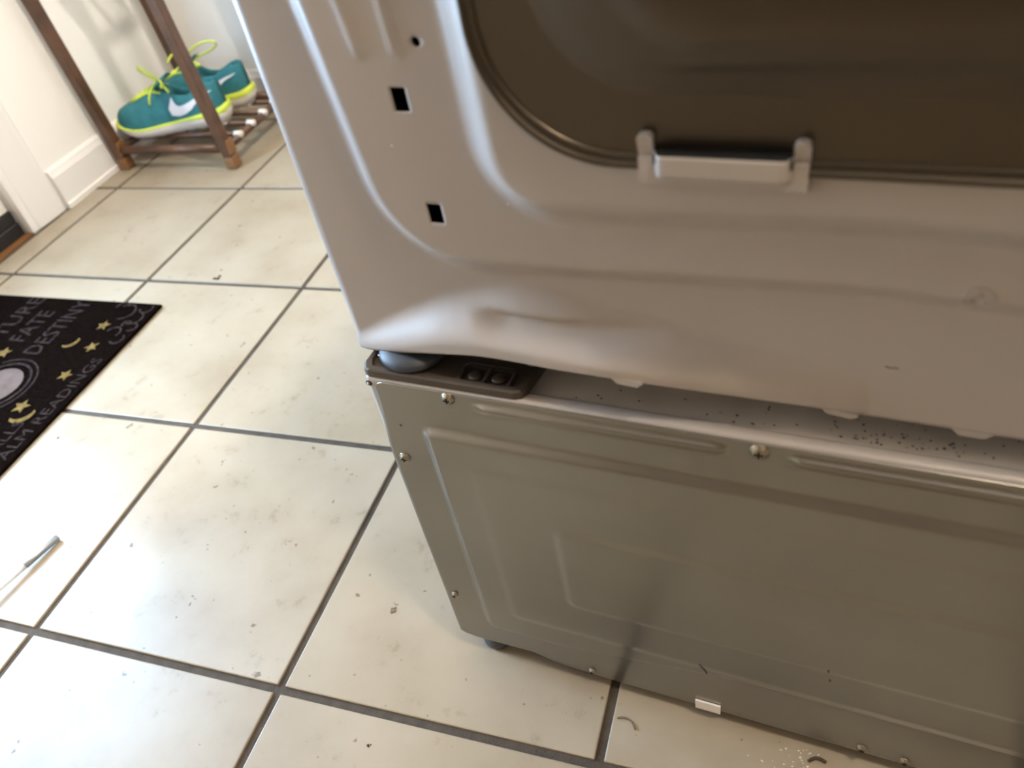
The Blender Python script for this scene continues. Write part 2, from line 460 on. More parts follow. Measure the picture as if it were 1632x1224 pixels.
def dome(i, d): return outline(DU + i, DV + i, DR - i * .55, d)
BR += [dome(-.0005, .0335), dome(.0010, .0338), dome(.0030, .0347), dome(.0042, .0351), dome(.0056, .0355), dome(.010, .0374), dome(.014, .0392)]
def dome2(i, d): return outline(.2110 + i, .6025 + i, .045 - i * .4, d)
BR += [dome2(-.004, .0416), dome2(-.0015, .0422), dome2(.001, .0432), dome2(.005, .0451), dome2(.008, .0461), dome2(.012, .0466), dome2(.018, .0468)]
plate = loft('drum_cover', BR, M_BROWN, dryer); tag(plate, 'dark bronze-brown pressed cover plate with raised dished middle')
rimr = [ins(0, 0.0300), ins(-.0003, 0.0333), ins(.0006, 0.0357), ins(.0018, 0.0367), ins(.0030, 0.0361), ins(.0037, 0.0345), ins(.0044, 0.0341), ins(.0054, 0.0351), ins(.0066, 0.0349), ins(.0075, 0.0333)]
rim_o = loft('rolled_rim', rimr, M_BROWN, plate, False); tag(rim_o, 'rolled brown edge with a bright bead')
for poly in plate.data.polygons:
    if len(poly.vertices) > 4: poly.use_smooth = False
# white clip at the lower edge of the plate
clip = bpy.data.objects.new('retaining_clip', None); COL.objects.link(clip); clip.parent = dryer; tag(clip, 'white pressed pocket with two upright prongs')
for ua, ub, va, vb in ((.2220, .2287, .542, .5667), (.2877, .2940, .542, .5656)):
    bm = bmesh.new()
    poly = [(ua, va), (ub, va), (ub, vb - .0015), (ub - .0015, vb), (ua + .0015, vb), (ua, vb - .0015)]
    n = len(poly)
    b0 = [bm.verts.new((x, -.0310, z)) for x, z in poly]; b1 = [bm.verts.new((x, -.0382 + (.006 if z < .5435 else 0), z)) for x, z in poly]
    bm.faces.new(b1)
    for i in range(n): bm.faces.new((b0[i], b0[(i + 1) % n], b1[(i + 1) % n], b1[i]))
    bm_obj('prong', bm, M_ENAMEL_IN, clip)
bm = bmesh.new()
pb = [(.2222, .5408), (.2938, .5408), (.2938, .5562), (.2222, .5562)]
b0 = [bm.verts.new((x, -.0310, z)) for x, z in pb]; b1 = [bm.verts.new((x, -(.0384 if z > .55 else .0322), z)) for x, z in pb]
mid = [bm.verts.new((x, -.0384, .5440)) for x in (.2222, .2938)]
bm.faces.new((b1[0], b1[1], mid[1], mid[0])); bm.faces.new((mid[0], mid[1], b1[2], b1[3])); bm.faces.new((b1[3], b1[2], b0[2], b0[3]))
bm.faces.new((b0[0], b1[0], mid[0], b1[3], b0[3])); bm.faces.new((b1[1], b0[1], b0[2], b1[2], mid[1]))
bm_obj('clip_base', bm, M_ENAMEL, clip)
# pocket: bulging front, open along the top
bm = bmesh.new(); gp = []
NU, NV = 40, 12
for j in range(NV + 1):
    row = []
    for i in range(NU + 1):
        u = .2270 + (.0632) * i / NU; z = .5440 + .0152 * j / NV
        e = corner_sd(min(u - .2270, .2902 - u), z - .5440, .006)
        row.append(bm.verts.new((u, -(.0345 + .0078 * sm(e / .0056)), z)))
    gp.append(row)
for j in range(NV):
    for i in range(NU): bm.faces.new((gp[j][i], gp[j][i + 1], gp[j + 1][i + 1], gp[j + 1][i]))
top = [bm.verts.new((v.co.x, v.co.y + (.0012 if i not in (0, NU) else 0), v.co.z - .0004)) for i, v in enumerate(gp[-1])]
for i in range(NU): bm.faces.new((gp[-1][i], gp[-1][i + 1], top[i + 1], top[i]))
bm_obj('pocket', bm, M_ENAMEL, clip, True)
box('slot_shade', (.2296, -.0400, .5545), (.2878, -.0320, .5588), M_INNER, clip)  # black block that stands for the shade in the pocket opening
# hem tabs under the rear sheet
for a, b in ((.1925, .2114), (.3072, .3274), (.3739, .3935)):
    poly = [(a, .3868), (b, .3868), (b, .3858), (b - .0035, .3822), (a + .0035, .3822), (a, .3858)]
    um = (a + b) / 2; vb_ = smooth_tab(VB, corner_u(um)); dd_ = rear_d(um, vb_)
    prism('hem_tab', poly, -.0025, .0006, M_ENAMEL_IN, dryer, lambda p: (p[0], -p[2] - dd_, p[1] + vb_ - .3855 + (smooth_tab(VB, corner_u(p[0])) - vb_)))
# embossed recycling mark
rmx, rmz = .3683, .4797; dd = rear_d(rmx, rmz)
def P3(x, z): return (rmx + x, -(rear_d(rmx + x, rmz + z) + .0001), rmz + z)
lines = [[P3(.0066 * math.cos(a * .2094), .0066 * math.sin(a * .2094)) for a in range(31)]]
for k in range(3):
    a = math.pi / 2 + k * 2.094
    lines.append([P3(.0012 * math.cos(a), .0012 * math.sin(a)), P3(.0042 * math.cos(a), .0042 * math.sin(a))])
    lines.append([P3(.0024 * math.cos(a + .7), .0024 * math.sin(a + .7)), P3(.0042 * math.cos(a), .0042 * math.sin(a)), P3(.0024 * math.cos(a - .7), .0024 * math.sin(a - .7))])
tag(tubes('recycling_mark', lines, .00042, M_ENAMEL_IN, dryer, 5), 'embossed round mark with arrows')
# tiny chips of bare paint and a scratch
for u, v in ((.0755, .5427), (.1395, .5115)):
    lathe('paint_chip', [(.0007, 0), (.0004, .0004)], M_STICKER, dryer, 8, (u, -rear_d(u, v) - .0001, v), 'y')
lathe('paint_chip', [(.0011, 0), (.0006, .0006)], M_STICKER, dryer, 8, (.2890, -.0285, .5815), 'y')
zs = [(.336 + .0011 * i, .4225 + .0004 * math.sin(i * 1.7)) for i in range(7)]
tubes('scratch', [[(u, -rear_d(u, v) - .0001, v) for u, v in zs]], .00022, M_DIRT, dryer, 5)
# feet under the dryer (one shows in the gap)
DZ = .3757
for k, (fx, fy) in enumerate(((.0355, .0040), (.62, .05), (.05, .60), (.62, .60))):
    lathe('leveling_foot', [(.020, 0), (.0255, .0010), (.0265, .0035), (.0250, .0068), (.0170, .0090), (.009, .0098), (.008, .012), (.007, .019)], M_FOOTPAD, dryer, 32, (fx, fy, DZ))

# ------------------------------------------------------------------ pedestal
AP = math.radians(-5.1)
ped = thing('laundry_pedestal', 'low white pedestal with galvanised grey steel back plate under the dryer', 'pedestal', (.5039, .0864, 0), AP)
PH = .3685
bm = bmesh.new()
# shell: rounded box without a top, local x along the back, local y away from the viewer
def ring(inset, z, r=.006, n=5):
    P = []; x0, x1, y0, y1 = 0 + inset, .686 - inset, 0 + inset, .68 - inset; r = max(r - inset, .0008)
    for cx, cy, a0 in ((x0 + r, y0 + r, math.pi), (x1 - r, y0 + r, 1.5 * math.pi), (x1 - r, y1 - r, 0), (x0 + r, y1 - r, .5 * math.pi)):
        for k in range(n + 1):
            a = a0 + .5 * math.pi * k / n; P.append((cx + r * math.cos(a), cy + r * math.sin(a), z))
    return P
shell_r = [ring(.0, .030), ring(.0, PH - .003), ring(.0006, PH - .0012), ring(.002, PH), ring(.0075, PH + .0003), ring(.0095, PH - .0005), ring(.0105, PH - .0035), ring(.013, PH - .0055)]
shell = loft('cabinet_shell', shell_r, M_ENAMEL, ped, False); tag(shell, 'white enamelled cabinet frame')
top_r = [ring(.0128, PH - .0052), ring(.022, PH - .0060), ring(.05, PH - .0060), ring(.1, PH - .0060)]
tp = loft('top_plate', top_r, M_TOPSTEEL, ped); tag(tp, 'dusty recessed top of the pedestal')
# specks of dirt on the top
V, F = [], []
for k in range(90):
    u = random.choice([random.gauss(.36, .03), random.gauss(.33, .04), random.uniform(.15, .45)]); y = .0165 + abs(random.gauss(0, .012)); s_ = random.uniform(.0003, .0011)
    a = random.random() * 6; b = len(V); zt = PH - .0054
    V += [(u + s_ * math.cos(a + t), y + s_ * .8 * math.sin(a + t), zt) for t in (0, 1.5, 3.1, 4.6)] + [(u, y, zt + .0008)]
    F += [(b, b + 1, b + 4), (b + 1, b + 2, b + 4), (b + 2, b + 3, b + 4), (b + 3, b, b + 4)]
tag(mesh_obj('dust_specks', V, F, M_DIRT, ped), kind='stuff')
# galvanised back plate with pressed frames, its lower edge stepped
BOT = [(.0025, .0305), (.0045, .0285), (.017, .0262), (.045, .0270), (.078, .0280), (.094, .0220), (.109, .0195), (.16, .0175), (.37, .0185), (.684, .019)]
def left_u(v): return .0022 + .0058 * sm((v - .285) / .07)
def plate_d(u, v):
    d = .0012
    um, vm = min(u, .686 - u), v
    s1 = corner_sd(min(um - .0375, 9), min(v - .0600 - .025 * sm((u - .1) / .2), .3300 - v), .010)
    d += .0056 * sm(s1 / .0080)
    s2 = corner_sd(um - .0690, min(v - .0930, .3010 - v), .010); d += .0012 * sm(s2 / .010)
    s3 = corner_sd(um - .1290, min(v - .1400, .2480 - v), .012); d += .0020 * sm(s3 / .0085)
    for ua, ub in ((.0850, .2600), (.2885, .4700)):                # ribs along the top edge
        if ua - .01 < u < ub + .01:
            e = sm((u - ua) / .012) * sm((ub - u) / .012)
            d += e * (.0040 * math.exp(-((v - .3588) / .0024) ** 2) + .0028 * math.exp(-((v - .3532) / .0017) ** 2))
    return d
PUs = axis_vals([(0, .30, .0022), (.30, .47, .003), (.47, .686, .008)], [])
PVs = axis_vals([(.0, .345, .0022), (.345, 0.3662, .0010)], [])
bm = bmesh.new(); grid = []
for v0 in PVs:
    row = []
    for u0 in PUs:
        f = v0 / .3662; vb = lerp_tab(BOT, max(u0, .0025)); v = vb + (.3662 - vb) * f
        ul = left_u(v); uu = ul + (.6838 - ul) * (u0 / .686)
        if v > .3562:                                              # rounded upper corners
            w = .010; k = (v - .3562) / w; off = w * (1 - math.sqrt(max(0, 1 - k * k))) ; uu = min(max(uu, ul + off), .6838 - off)
        row.append(bm.verts.new((uu, -plate_d(uu, v), v)))
    grid.append(row)
for j in range(len(PVs) - 1):
    for i in range(len(PUs) - 1):
        try: bm.faces.new((grid[j][i], grid[j][i + 1], grid[j + 1][i + 1], grid[j + 1][i]))
        except ValueError: pass
bmesh.ops.remove_doubles(bm, verts=bm.verts[:], dist=1e-6)
rim = [e for e in bm.edges if e.is_boundary]
r = bmesh.ops.extrude_edge_only(bm, edges=rim)
for v in [g for g in r['geom'] if isinstance(g, bmesh.types.BMVert)]: v.co.y = -.0001
back = bm_obj('back_plate', bm, M_GALV, ped, True); tag(back, 'galvanised grey steel plate pressed with nested rectangles')
def screw(u, v, rad, parent, m=M_SCREW):
    y = -plate_d(u, v)
    s_ = lathe('screw', [(rad * 1.25, 0), (rad * 1.25, .0005), (rad, .0008), (rad * .92, .0017), (rad * .6, .0026), (rad * .1, .0030)], m, parent, 20, (u, y, v), 'y')
    bm = bmesh.new()
    box_bm(bm, (u - rad * .55, y - .0033, v - rad * .12), (u + rad * .55, y - .0026, v + rad * .12)); box_bm(bm, (u - rad * .12, y - .0033, v - rad * .55), (u + rad * .12, y - .0026, v + rad * .55))
    bm_obj('screw_cross', bm, M_INNER, s_)
    return s_
for u, v, rr in ((.0682, .3612, .0032), (.2753, .3597, .0038), (.0128, .287, .0031), (.0115, .0978, .0022), (.1379, .0255, .0022), (.3694, .0258, .0030), (.4014, .0245, .0028), (.48, .3597, .0038)):
    screw(u, v, rr * 1.28, ped)
lathe('frame_hole', [(.0024, 0), (.0024, .0004)], M_INNER, ped, 16, (.0042, -.0002, .3628), 'y')
lathe('frame_screw', [(.0013, 0), (.0013, .0009), (.0003, .0013)], M_SCREW, ped, 12, (.0044, -.0005, .3628), 'y')
box('white_tab', (.2336, -.0034, .0160), (.2556, -.0014, .0295), M_STICKER, ped, .0004)
# scuffs on the plate
for pts_ in ([(.2395, .1040), (.2410, .0985), (.2440, .0920), (.2445, .0890)], [(.3335, .1500), (.3338, .1455)], [(.3355, .1335), (.3362, .1310)], [(.0190, .3250), (.0205, .3235)]):
    tubes('scuff', [[(u, -plate_d(u, v) + .0002, v) for u, v in pts_]], .0009, mat('scuffed_steel', (.10, .095, .088), .6, metal=.6), ped, 5)
# leveling feet of the pedestal
for fx, fy in ((.0300, .018), (.655, .03), (.03, .65), (.655, .65)):
    f = lathe('foot', [(.010, 0), (.0145, .0006), (.0158, .003), (.0158, .0085), (.0135, .0125), (.0090, .0140), (.0060, .0142)], M_RUBBER, ped, 28, (fx, fy, .0001))
    lathe('stud', [(.0085, .0135), (.0085, .0180), (.0050, .0185), (.0050, .040)], M_CHROME, f, 6, (fx - .0, fy, 0), smooth=False)
# brown corner bracket on which the dryer foot stands
br = bpy.data.objects.new('corner_bracket', None); COL.objects.link(br); br.parent = ped; tag(br, 'brown plastic corner bracket with screw recess')
def bpoly(inset=0.0):
    i = inset
    P = [(-.0005 + i, .008 + i), (.003 + i, .0015 + i), (.006 + i, .0005 + i)]
    P += [(.118 - i, .0005 + i), (.1235 - i, .0025 + i), (.126 - i, .0075 + i)]
    P += [(.131 - i, .050), (.131 - i, .085 - i), (.0 + i, .085 - i)]
    return P
bm = bmesh.new()
def ring_v(P, z): return [bm.verts.new((x, y, z)) for x, y in P]
B0 = PH + .0004; B1 = PH + .0070
rs = [ring_v(bpoly(), B0), ring_v(bpoly(), B1 - .0012), ring_v(bpoly(.0012), B1), ring_v(bpoly(.0045), B1), ring_v(bpoly(.0052), B1 - .0025)]
n = len(rs[0])
for a, b in zip(rs, rs[1:]):
    for k in range(n): bm.faces.new((a[k], a[(k + 1) % n], b[(k + 1) % n], b[k]))
bm.faces.new(rs[-1]); bm.faces.new(list(reversed(rs[0])))
bm_obj('bracket_body', bm, M_BRACKET, br)
# raised socket with two screws and a web between
sk = (.0945, .0125)
bm = bmesh.new()
def rr_poly(cx, cy, hx, hy, r, n=5):
    P = []
    for sx, sy, a0 in ((-1, -1, math.pi), (1, -1, 1.5 * math.pi), (1, 1, 0), (-1, 1, .5 * math.pi)):
        for k in range(n + 1):
            a = a0 + .5 * math.pi * k / n; P.append((cx + sx * (hx - r) + r * math.cos(a), cy + sy * (hy - r) + r * math.sin(a)))
    return P
o1, o2, o3 = rr_poly(*sk, .0200, .0105, .005), rr_poly(*sk, .0190, .0095, .0045), rr_poly(*sk, .0172, .0080, .004)
z1 = B1 - .0025
rs = [[bm.verts.new((x, y, z)) for x, y in o] for o, z in ((o1, z1), (o1, z1 + .0019), (o2, z1 + .0024), (o3, z1 + .0019), (o3, z1 + .0002))]
n = len(o1)
for a, b in zip(rs, rs[1:]):
    for k in range(n): bm.faces.new((a[k], a[(k + 1) % n], b[(k + 1) % n], b[k]))
bm.faces.new(rs[-1])
bm_obj('screw_recess', bm, mat('dark_brown_plastic', (.030, .023, .017), .4), br)
bm = bmesh.new(); box_bm(bm, (sk[0] - .0012, sk[1] - .0082, z1), (sk[0] + .0008, sk[1] + .0082, z1 + .0022), .0003, 1); bm_obj('web', bm, M_BRACKET, br)
for dx in (-.0088, .0088):
    lathe('bracket_screw', [(.0050, z1 + .0003), (.0050, z1 + .0010), (.0040, z1 + .0018), (.0015, z1 + .0022)], M_DKMETAL, br, 16, (sk[0] + dx, sk[1], 0))
lathe('bracket_screw', [(.0050, z1), (.0050, z1 + .0012), (.0038, z1 + .0020), (.0012, z1 + .0023)], M_DKMETAL, br, 16, (.120, .034, 0))
lathe('bracket_bolt', [(.0045, z1), (.0045, z1 + .0018), (.003, z1 + .0023)], M_SCREW, br, 8, (.0085, .0200, 0))

# ------------------------------------------------------------------ shoe rack in the corner
RX0, RX1, RY0, RY1 = -.700, -.400, 1.082, 1.350
rack = thing('shoe_rack', 'narrow brown wooden shoe rack tower against the white wall corner', 'shoe rack', ((RX0 + RX1) / 2, (RY0 + RY1) / 2, 0))
rc = Vector(((RX0 + RX1) / 2, (RY0 + RY1) / 2, 0))
lean = Vector((0, 0, 0))
PT = 1.02; HP = .0115
def post(cx, cy):
    if cx == RX0 and cy == RY1: cx += .034
    cx -= rc.x; cy -= rc.y
    bm = bmesh.new(); box_bm(bm, (cx - HP, cy - HP, .012), (cx + HP, cy + HP, PT), .002, 2)
    for v in bm.verts:
        k = v.co.z / PT; v.co.y -= .055 * k; v.co.x -= .012 * k
    p = bm_obj('post', bm, M_WOOD, rack)
    bm = bmesh.new(); box_bm(bm, (cx - HP - .002, cy - HP - .002, 0), (cx + HP + .002, cy + HP + .002, .030), .004, 2); bm_obj('post_foot', bm, M_JOINT, p)
    bm = bmesh.new(); box_bm(bm, (cx - HP - .0015, cy - HP - .0015, .033), (cx + HP + .0015, cy + HP + .0015, .066), .003, 2); bm_obj('joint', bm, M_JOINT, p)
for cx in (RX0, RX1):
    for cy in (RY0, RY1): post(cx, cy)
def rod(name, a, b, rad, m=M_WOOD):
    a, b = Vector(a) - rc, Vector(b) - rc
    return tube(name, [a, b], rad, m, rack, 12)
def tier(z, vis):
    k = z / PT; oy = -.055 * k; ox = -.012 * k
    rod('end_rail', (RX0 + ox, RY0 + oy, z), (RX1 + ox, RY0 + oy, z), .0095)
    rod('end_rail', (RX0 + .034 + ox, RY1 + oy, z), (RX1 + ox, RY1 + oy, z), .0095)
    rod('side_rail', (RX0 + ox, RY0 + oy, z), (RX0 + .034 + ox, RY1 + oy, z), .0085)
    rod('side_rail', (RX1 + ox, RY0 + oy, z), (RX1 + ox, RY1 + oy, z), .0085)
    for i in range(4 if vis else 7):
        y = RY0 + oy + (.054 * (i + 1) if vis else .0336 * (i + 1))
        bar = rod('bar', (RX0 + ox + .034 * (y - oy - RY0) / (RY1 - RY0), y, z + .006), (RX1 + ox, y, z + .006), .0062)
        bar.data.materials[0] = M_WOOD
        if vis:
            c = tube('bar_cap', [Vector((RX1 + ox - .008, y, z + .006)) - rc, Vector((RX1 + ox + .0095, y, z + .006)) - rc], .0075, M_CAP, bar, 10)
tier(.046, True)
tier(.68, True)

# ------------------------------------------------------------------ sneakers
SL = .268
TW = [(0, .002), (.012, .013), (.03, .0195), (.06, .0255), (.12, .0300), (.2, .0320), (.3, .0320), (.4, .0335), (.5, .0375), (.6, .0425), (.7, .0455), (.8, .0445), (.87, .0395), (.92, .0330), (.96, .0240), (.985, .0145), (1, .002)]
TH = [(0, .094), (.06, .100), (.14, .094), (.26, .078), (.36, .082), (.43, .093), (.50, .099), (.6, .092), (.7, .081), (.8, .071), (.88, .063), (.94, .054), (.98, .041), (1, .030)]
STN = [0, .012, .03, .05, .07, .1, .14, .18, .22, .27, .32, .37, .42, .45, .48, .52, .56, .6, .65, .7, .75, .8, .84, .88, .91, .94, .96, .98, .992, 1]
def toe_z(t): return .016 * max(0, (t - .72) / .28) ** 2 + .004 * max(0, (.06 - t) / .06)
def sole_top(t): return toe_z(t) + lerp_tab([(0, .032), (.2, .030), (.45, .026), (.7, .022), (1, .019)], t)
def wid(t): return lerp_tab(TW, t)
def hei(t): return lerp_tab(TH, t) + toe_z(t) * .5
def ctr(t): return .006 * math.sin(t * 3.1)
def upper_half(t):
    w, h, zs = wid(t), hei(t), sole_top(t) - .004
    op = sm((t - .035) / .03) * (1 - sm((t - .42) / .05))
    P = []
    thr = 1.02
    for k in range(10):
        th = thr * k / 9; P.append((w * max(0, math.cos(th)) ** .62, zs + (h - zs) * math.sin(th) ** .85 * (1 + .10 * op * math.sin(th))))
    y0, z0 = P[-1]
    ins_ = [(y0 - .0035, z0 - .0005), (y0 - .005, z0 - .006), (y0 * .78, z0 - .018), (y0 * .74, .044), (y0 * .5, .036), (0, .035)]
    for k in range(6):
        th = thr + (math.pi / 2 - thr) * (k + 1) / 6
        a = (w * max(0, math.cos(th)) ** .62, zs + (h - zs) * math.sin(th) ** .85); b = ins_[k]
        P.append((a[0] + (max(0, b[0]) - a[0]) * op, a[1] + (b[1] - a[1]) * op))
    P[-1] = (0, P[-1][1]); return P
def surf(t, z, side, off=.0010):
    w, h, zs = wid(t), hei(t), sole_top(t) - .004
    op = sm((t - .035) / .03) * (1 - sm((t - .42) / .05)); a, b = 0.0, math.pi / 2
    for _ in range(24):
        th = (a + b) / 2
        if zs + (h - zs) * math.sin(th) ** .85 * (1 + .10 * op * math.sin(th)) < z: a = th
        else: b = th
    return (t * SL, ctr(t) + side * (w * max(0, math.cos(th)) ** .62 + off), z)
def loop_outline(out=0.0):
    P = [(t, 1) for t in STN] + [(t, -1) for t in reversed(STN[1:-1])]
    return [(t, (t * SL + (out * (1 if t > .9 else (-1 if t < .05 else 0))), ctr(t) + s_ * (wid(t) + out))) for t, s_ in P]
def sneaker(label, loc, rotz, tilt, loops):
    root = thing('sneaker', label, 'sneaker', loc, rotz, None); root.rotation_euler = (0, tilt, rotz)
    # upper
    V, F, IN = [], [], []
    n = 0
    for t in STN:
        hf = upper_half(t); c = ctr(t)
        prof = [(c + y, z) for y, z in hf] + [(c - y, z) for y, z in reversed(hf[:-1])]
        n = len(prof); V += [(t * SL, y, z) for y, z in prof]
    for i in range(len(STN) - 1):
        for k in range(n - 1): F.append((i * n + k, i * n + k + 1, (i + 1) * n + k + 1, (i + 1) * n + k))
    F.append(tuple(range(n))); F.append(tuple(range((len(STN) - 1) * n, len(STN) * n))[::-1])
    up = mesh_obj('upper', V, F, M_TEAL, root, True); up.data.materials.append(M_TEALIN)
    for p in up.data.polygons:
        ks = [v % n for v in p.vertices]; ts = [STN[v // n] for v in p.vertices]
        if len(ks) == 4 and 11 <= min(ks) and max(ks) <= n - 12 and max(ts) <= .45: p.material_index = 1
    tag(up, 'teal knit upper with dark open collar')
    # midsole
    rings = []
    for out, fz in ((-.005, lambda t: toe_z(t)), (.0, lambda t: toe_z(t) + .004), (.0045, lambda t: (toe_z(t) + sole_top(t)) / 2), (.0042, lambda t: sole_top(t) - .003), (.002, lambda t: sole_top(t)), (-.004, lambda t: sole_top(t))):
        rings.append([(p[0], p[1], fz(t)) for t, p in loop_outline(out)])
    V, F = [], []; m_ = len(rings[0])
    for rg in rings: V += rg
    for i in range(len(rings) - 1):
        for k in range(m_): F.append((i * m_ + k, i * m_ + (k + 1) % m_, (i + 1) * m_ + (k + 1) % m_, (i + 1) * m_ + k))
    F.append(tuple(range(m_))[::-1]); F.append(tuple(range((len(rings) - 1) * m_, len(rings) * m_)))
    bm = bmesh.new(); vs = [bm.verts.new(v) for v in V]
    for f in F: bm.faces.new([vs[i] for i in f])
    tag(bm_obj('midsole', bm, M_FOAM, root, True), 'white foam sole')
    # lime line above the sole, deep at the heel
    hb = lambda t: lerp_tab([(0, .013), (.12, .013), (.32, .0055), (.8, .004), (1, .003)], t)
    rings = []
    for out, fz in ((.0046, lambda t: sole_top(t) - hb(t) * .6), (.0056, lambda t: sole_top(t) - hb(t) * .3), (.0045, lambda t: sole_top(t) + hb(t) * .35), (.001, lambda t: sole_top(t) + hb(t) * .45)):
        rings.append([(p[0], p[1], fz(t)) for t, p in loop_outline(out)])
    V, F = [], []
    for rg in rings: V += rg
    for i in range(len(rings) - 1):
        for k in range(m_): F.append((i * m_ + k, i * m_ + (k + 1) % m_, (i + 1) * m_ + (k + 1) % m_, (i + 1) * m_ + k))
    mesh_obj('sole_trim', V, F, M_LIME, root, True)
    # outsole lugs
    bm = bmesh.new()
    for t in (.07, .16, .25, .34, .43, .52, .61, .70):
        for s_ in (-1, 1):
            w = wid(t) * .8; yc = ctr(t) + s_ * w * .5
            box_bm(bm, (t * SL - .0085, yc - w * .42, toe_z(t) - .0035), (t * SL + .0085, yc + w * .42, toe_z(t) + .002), .001, 1)
    tag(bm_obj('outsole', bm, M_FOAM, root), kind='stuff')
    # tick-shaped print on both flanks
    TOPC = [(.045, .0785), (.090, .0762), (.125, .0745), (.165, .0715), (.21, .0672), (.25, .0630), (.30, .0590), (.345, .0580), (.368, .0625), (.380, .0710), (.386, .0775)]
    BOTC = [(.045, .0772), (.090, .0720), (.125, .0690), (.165, .0635), (.21, .0555), (.25, .0470), (.31, .0395), (.37, .0370), (.425, .0415), (.434, .0560), (.391, .0778)]
    for side in (1, -1):
        V, F = [], []
        for (a, za), (b, zb) in zip(TOPC, BOTC):
            for f in (0, .33, .67, 1): V.append(surf(a + (b - a) * f, za + (zb - za) * f, side, .0022))
        for i in range(len(TOPC) - 1):
            for f in range(3): F.append((i * 4 + f, i * 4 + f + 1, i * 4 + 5 + f, i * 4 + 4 + f))
        tag(mesh_obj('tick_mark', V, F, M_SWOOSH, root, True), 'silver tick-shaped print')
    # tongue
    V, F = [], []
    for i in range(9):
        t = .40 + .16 * i / 8; z = lerp_tab([(.40, .118), (.46, .110), (.56, .098)], t)
        for j in range(7):
            y = (j - 3) / 3; V.append((t * SL, ctr(t) + y * .021, z - .006 * y * y))
    for i in range(8):
        for j in range(6): F.append((i * 7 + j, i * 7 + j + 1, i * 7 + 8 + j, i * 7 + 7 + j))
    tg = mesh_obj('tongue', V, F, M_TEAL, root, True); md = tg.modifiers.new('t', 'SOLIDIFY'); md.thickness = .004
    # laces: crossings down the throat, edge cords, bow
    def top(t, y, off=.0025):
        w, h, zs = wid(t), hei(t), sole_top(t) - .004
        c = min(1, abs(y) / w) ** (1 / .62); th = math.acos(c)
        return Vector((t * SL, ctr(t) + y, zs + (h - zs) * math.sin(th) ** .85 + off))
    ls = []
    for k in range(4):
        t = .52 + .055 * k; wy = .021 - .002 * k
        for s_ in (1, -1): ls.append([top(t + .05 * f, s_ * wy * (1 - 2 * f), .0045 - .003 * abs(1 - 2 * f)) for f in (0, .25, .5, .75, 1)])
    for s_ in (1, -1): ls.append([top(t, s_ * w_, .0022) for t, w_ in ((.47, .024), (.53, .022), (.60, .020), (.67, .018), (.74, .014), (.80, .008))])
    for l in loops: ls.append([Vector(p) for p in l])
    tag(tubes('laces', ls, .0024, M_LIME, root, 6), 'lime yellow laces tied in a bow')
    return root
def bez(*P, n=14):
    out = []
    for i in range(n + 1):
        t = i / n; Q = [Vector(p) for p in P]
        while len(Q) > 1: Q = [Q[k].lerp(Q[k + 1], t) for k in range(len(Q) - 1)]
        out.append(Q[0])
    return out
kn = (.132, .005, .108)
loops_a = [bez(kn, (.150, .02, .165), (.185, .01, .150), (.165, -.01, .120), kn), bez(kn, (.10, .05, .132), (.09, .055, .097), (.12, .035, .097), kn),
           bez(kn, (.13, .045, .116), (.145, .052, .09), (.15, .048, .074)), bez(kn, (.11, .035, .114), (.095, .047, .094))]
loops_b = [bez(kn, (.10, .01, .165), (.005, .035, .165), (.005, -.02, .130), (.09, -.01, .118), kn), bez(kn, (.09, .055, .13), (.04, .055, .108), (.09, .035, .098), kn),
           bez(kn, (.16, -.02, .145), (.17, .02, .115))]
SZ = .0595
sneaker('front teal sneaker with lime laces, whole tick print showing behind the rack post', (-.4500, 1.196, SZ), math.radians(180 + 13), 0, loops_a)
sneaker('rear teal sneaker partly hidden by the dryer edge, big lace loop on top', (-.440, 1.285, SZ), math.radians(180 + 7), 0, loops_b)

# ------------------------------------------------------------------ doormat
MX0, MX1, MY0, MY1 = -.700, -.2405, -.180, .587
mroot = thing('doormat', 'dark brown-black printed doormat with faded lettering and gold stars, beside the door', 'doormat', ((MX0 + MX1) / 2, (MY0 + MY1) / 2, 0))
mc = Vector(((MX0 + MX1) / 2, (MY0 + MY1) / 2, 0)); MT = .0065
box('pile', Vector((MX0, MY0, .0003)) - mc, Vector((MX1, MY1, MT)) - mc, M_MAT, mroot, .002, 2)
def text(s, x, y, size, rot, m, name='lettering', spacing=1.0, sx=1.0):
    cu = bpy.data.curves.new(name, 'FONT'); cu.body = s; cu.size = size; cu.extrude = .0002; cu.space_character = spacing; cu.resolution_u = 2
    tmp = bpy.data.objects.new('tmp', cu); COL.objects.link(tmp)
    dg = bpy.context.evaluated_depsgraph_get(); me = bpy.data.meshes.new_from_object(tmp.evaluated_get(dg))
    bpy.data.objects.remove(tmp)
    o = link(name, me, m, mroot); o.location = Vector((x, y, MT + .0004)) - mc; o.rotation_euler = (0, 0, rot); o.scale = (sx, 1, 1)
    return o
HALF = math.pi / 2
def flat(name, poly, m, x, y, rot=0, s=1):
    c, n_ = math.cos(rot), math.sin(rot)
    pp = [((x + s * (c * a - n_ * b)) - mc.x, (y + s * (n_ * a + c * b)) - mc.y) for a, b in poly]
    return prism(name, pp, MT - .0004, MT + .0005, m, mroot)
def star(r=1.0, r2=.45): return [((r if k % 2 == 0 else r2) * math.cos(k * math.pi / 5), (r if k % 2 == 0 else r2) * math.sin(k * math.pi / 5)) for k in range(10)]
def moon():
    P = [(math.cos(a), math.sin(a)) for a in [(-1.15 + 2.3 * k / 12) + math.pi for k in range(13)]]
    Q = [(.25 + .85 * math.cos(a), .92 * math.sin(a)) for a in [math.pi + 1.15 - 2.3 * k / 12 for k in range(13)]]
    return P + [(x - .0, y) for x, y in Q]
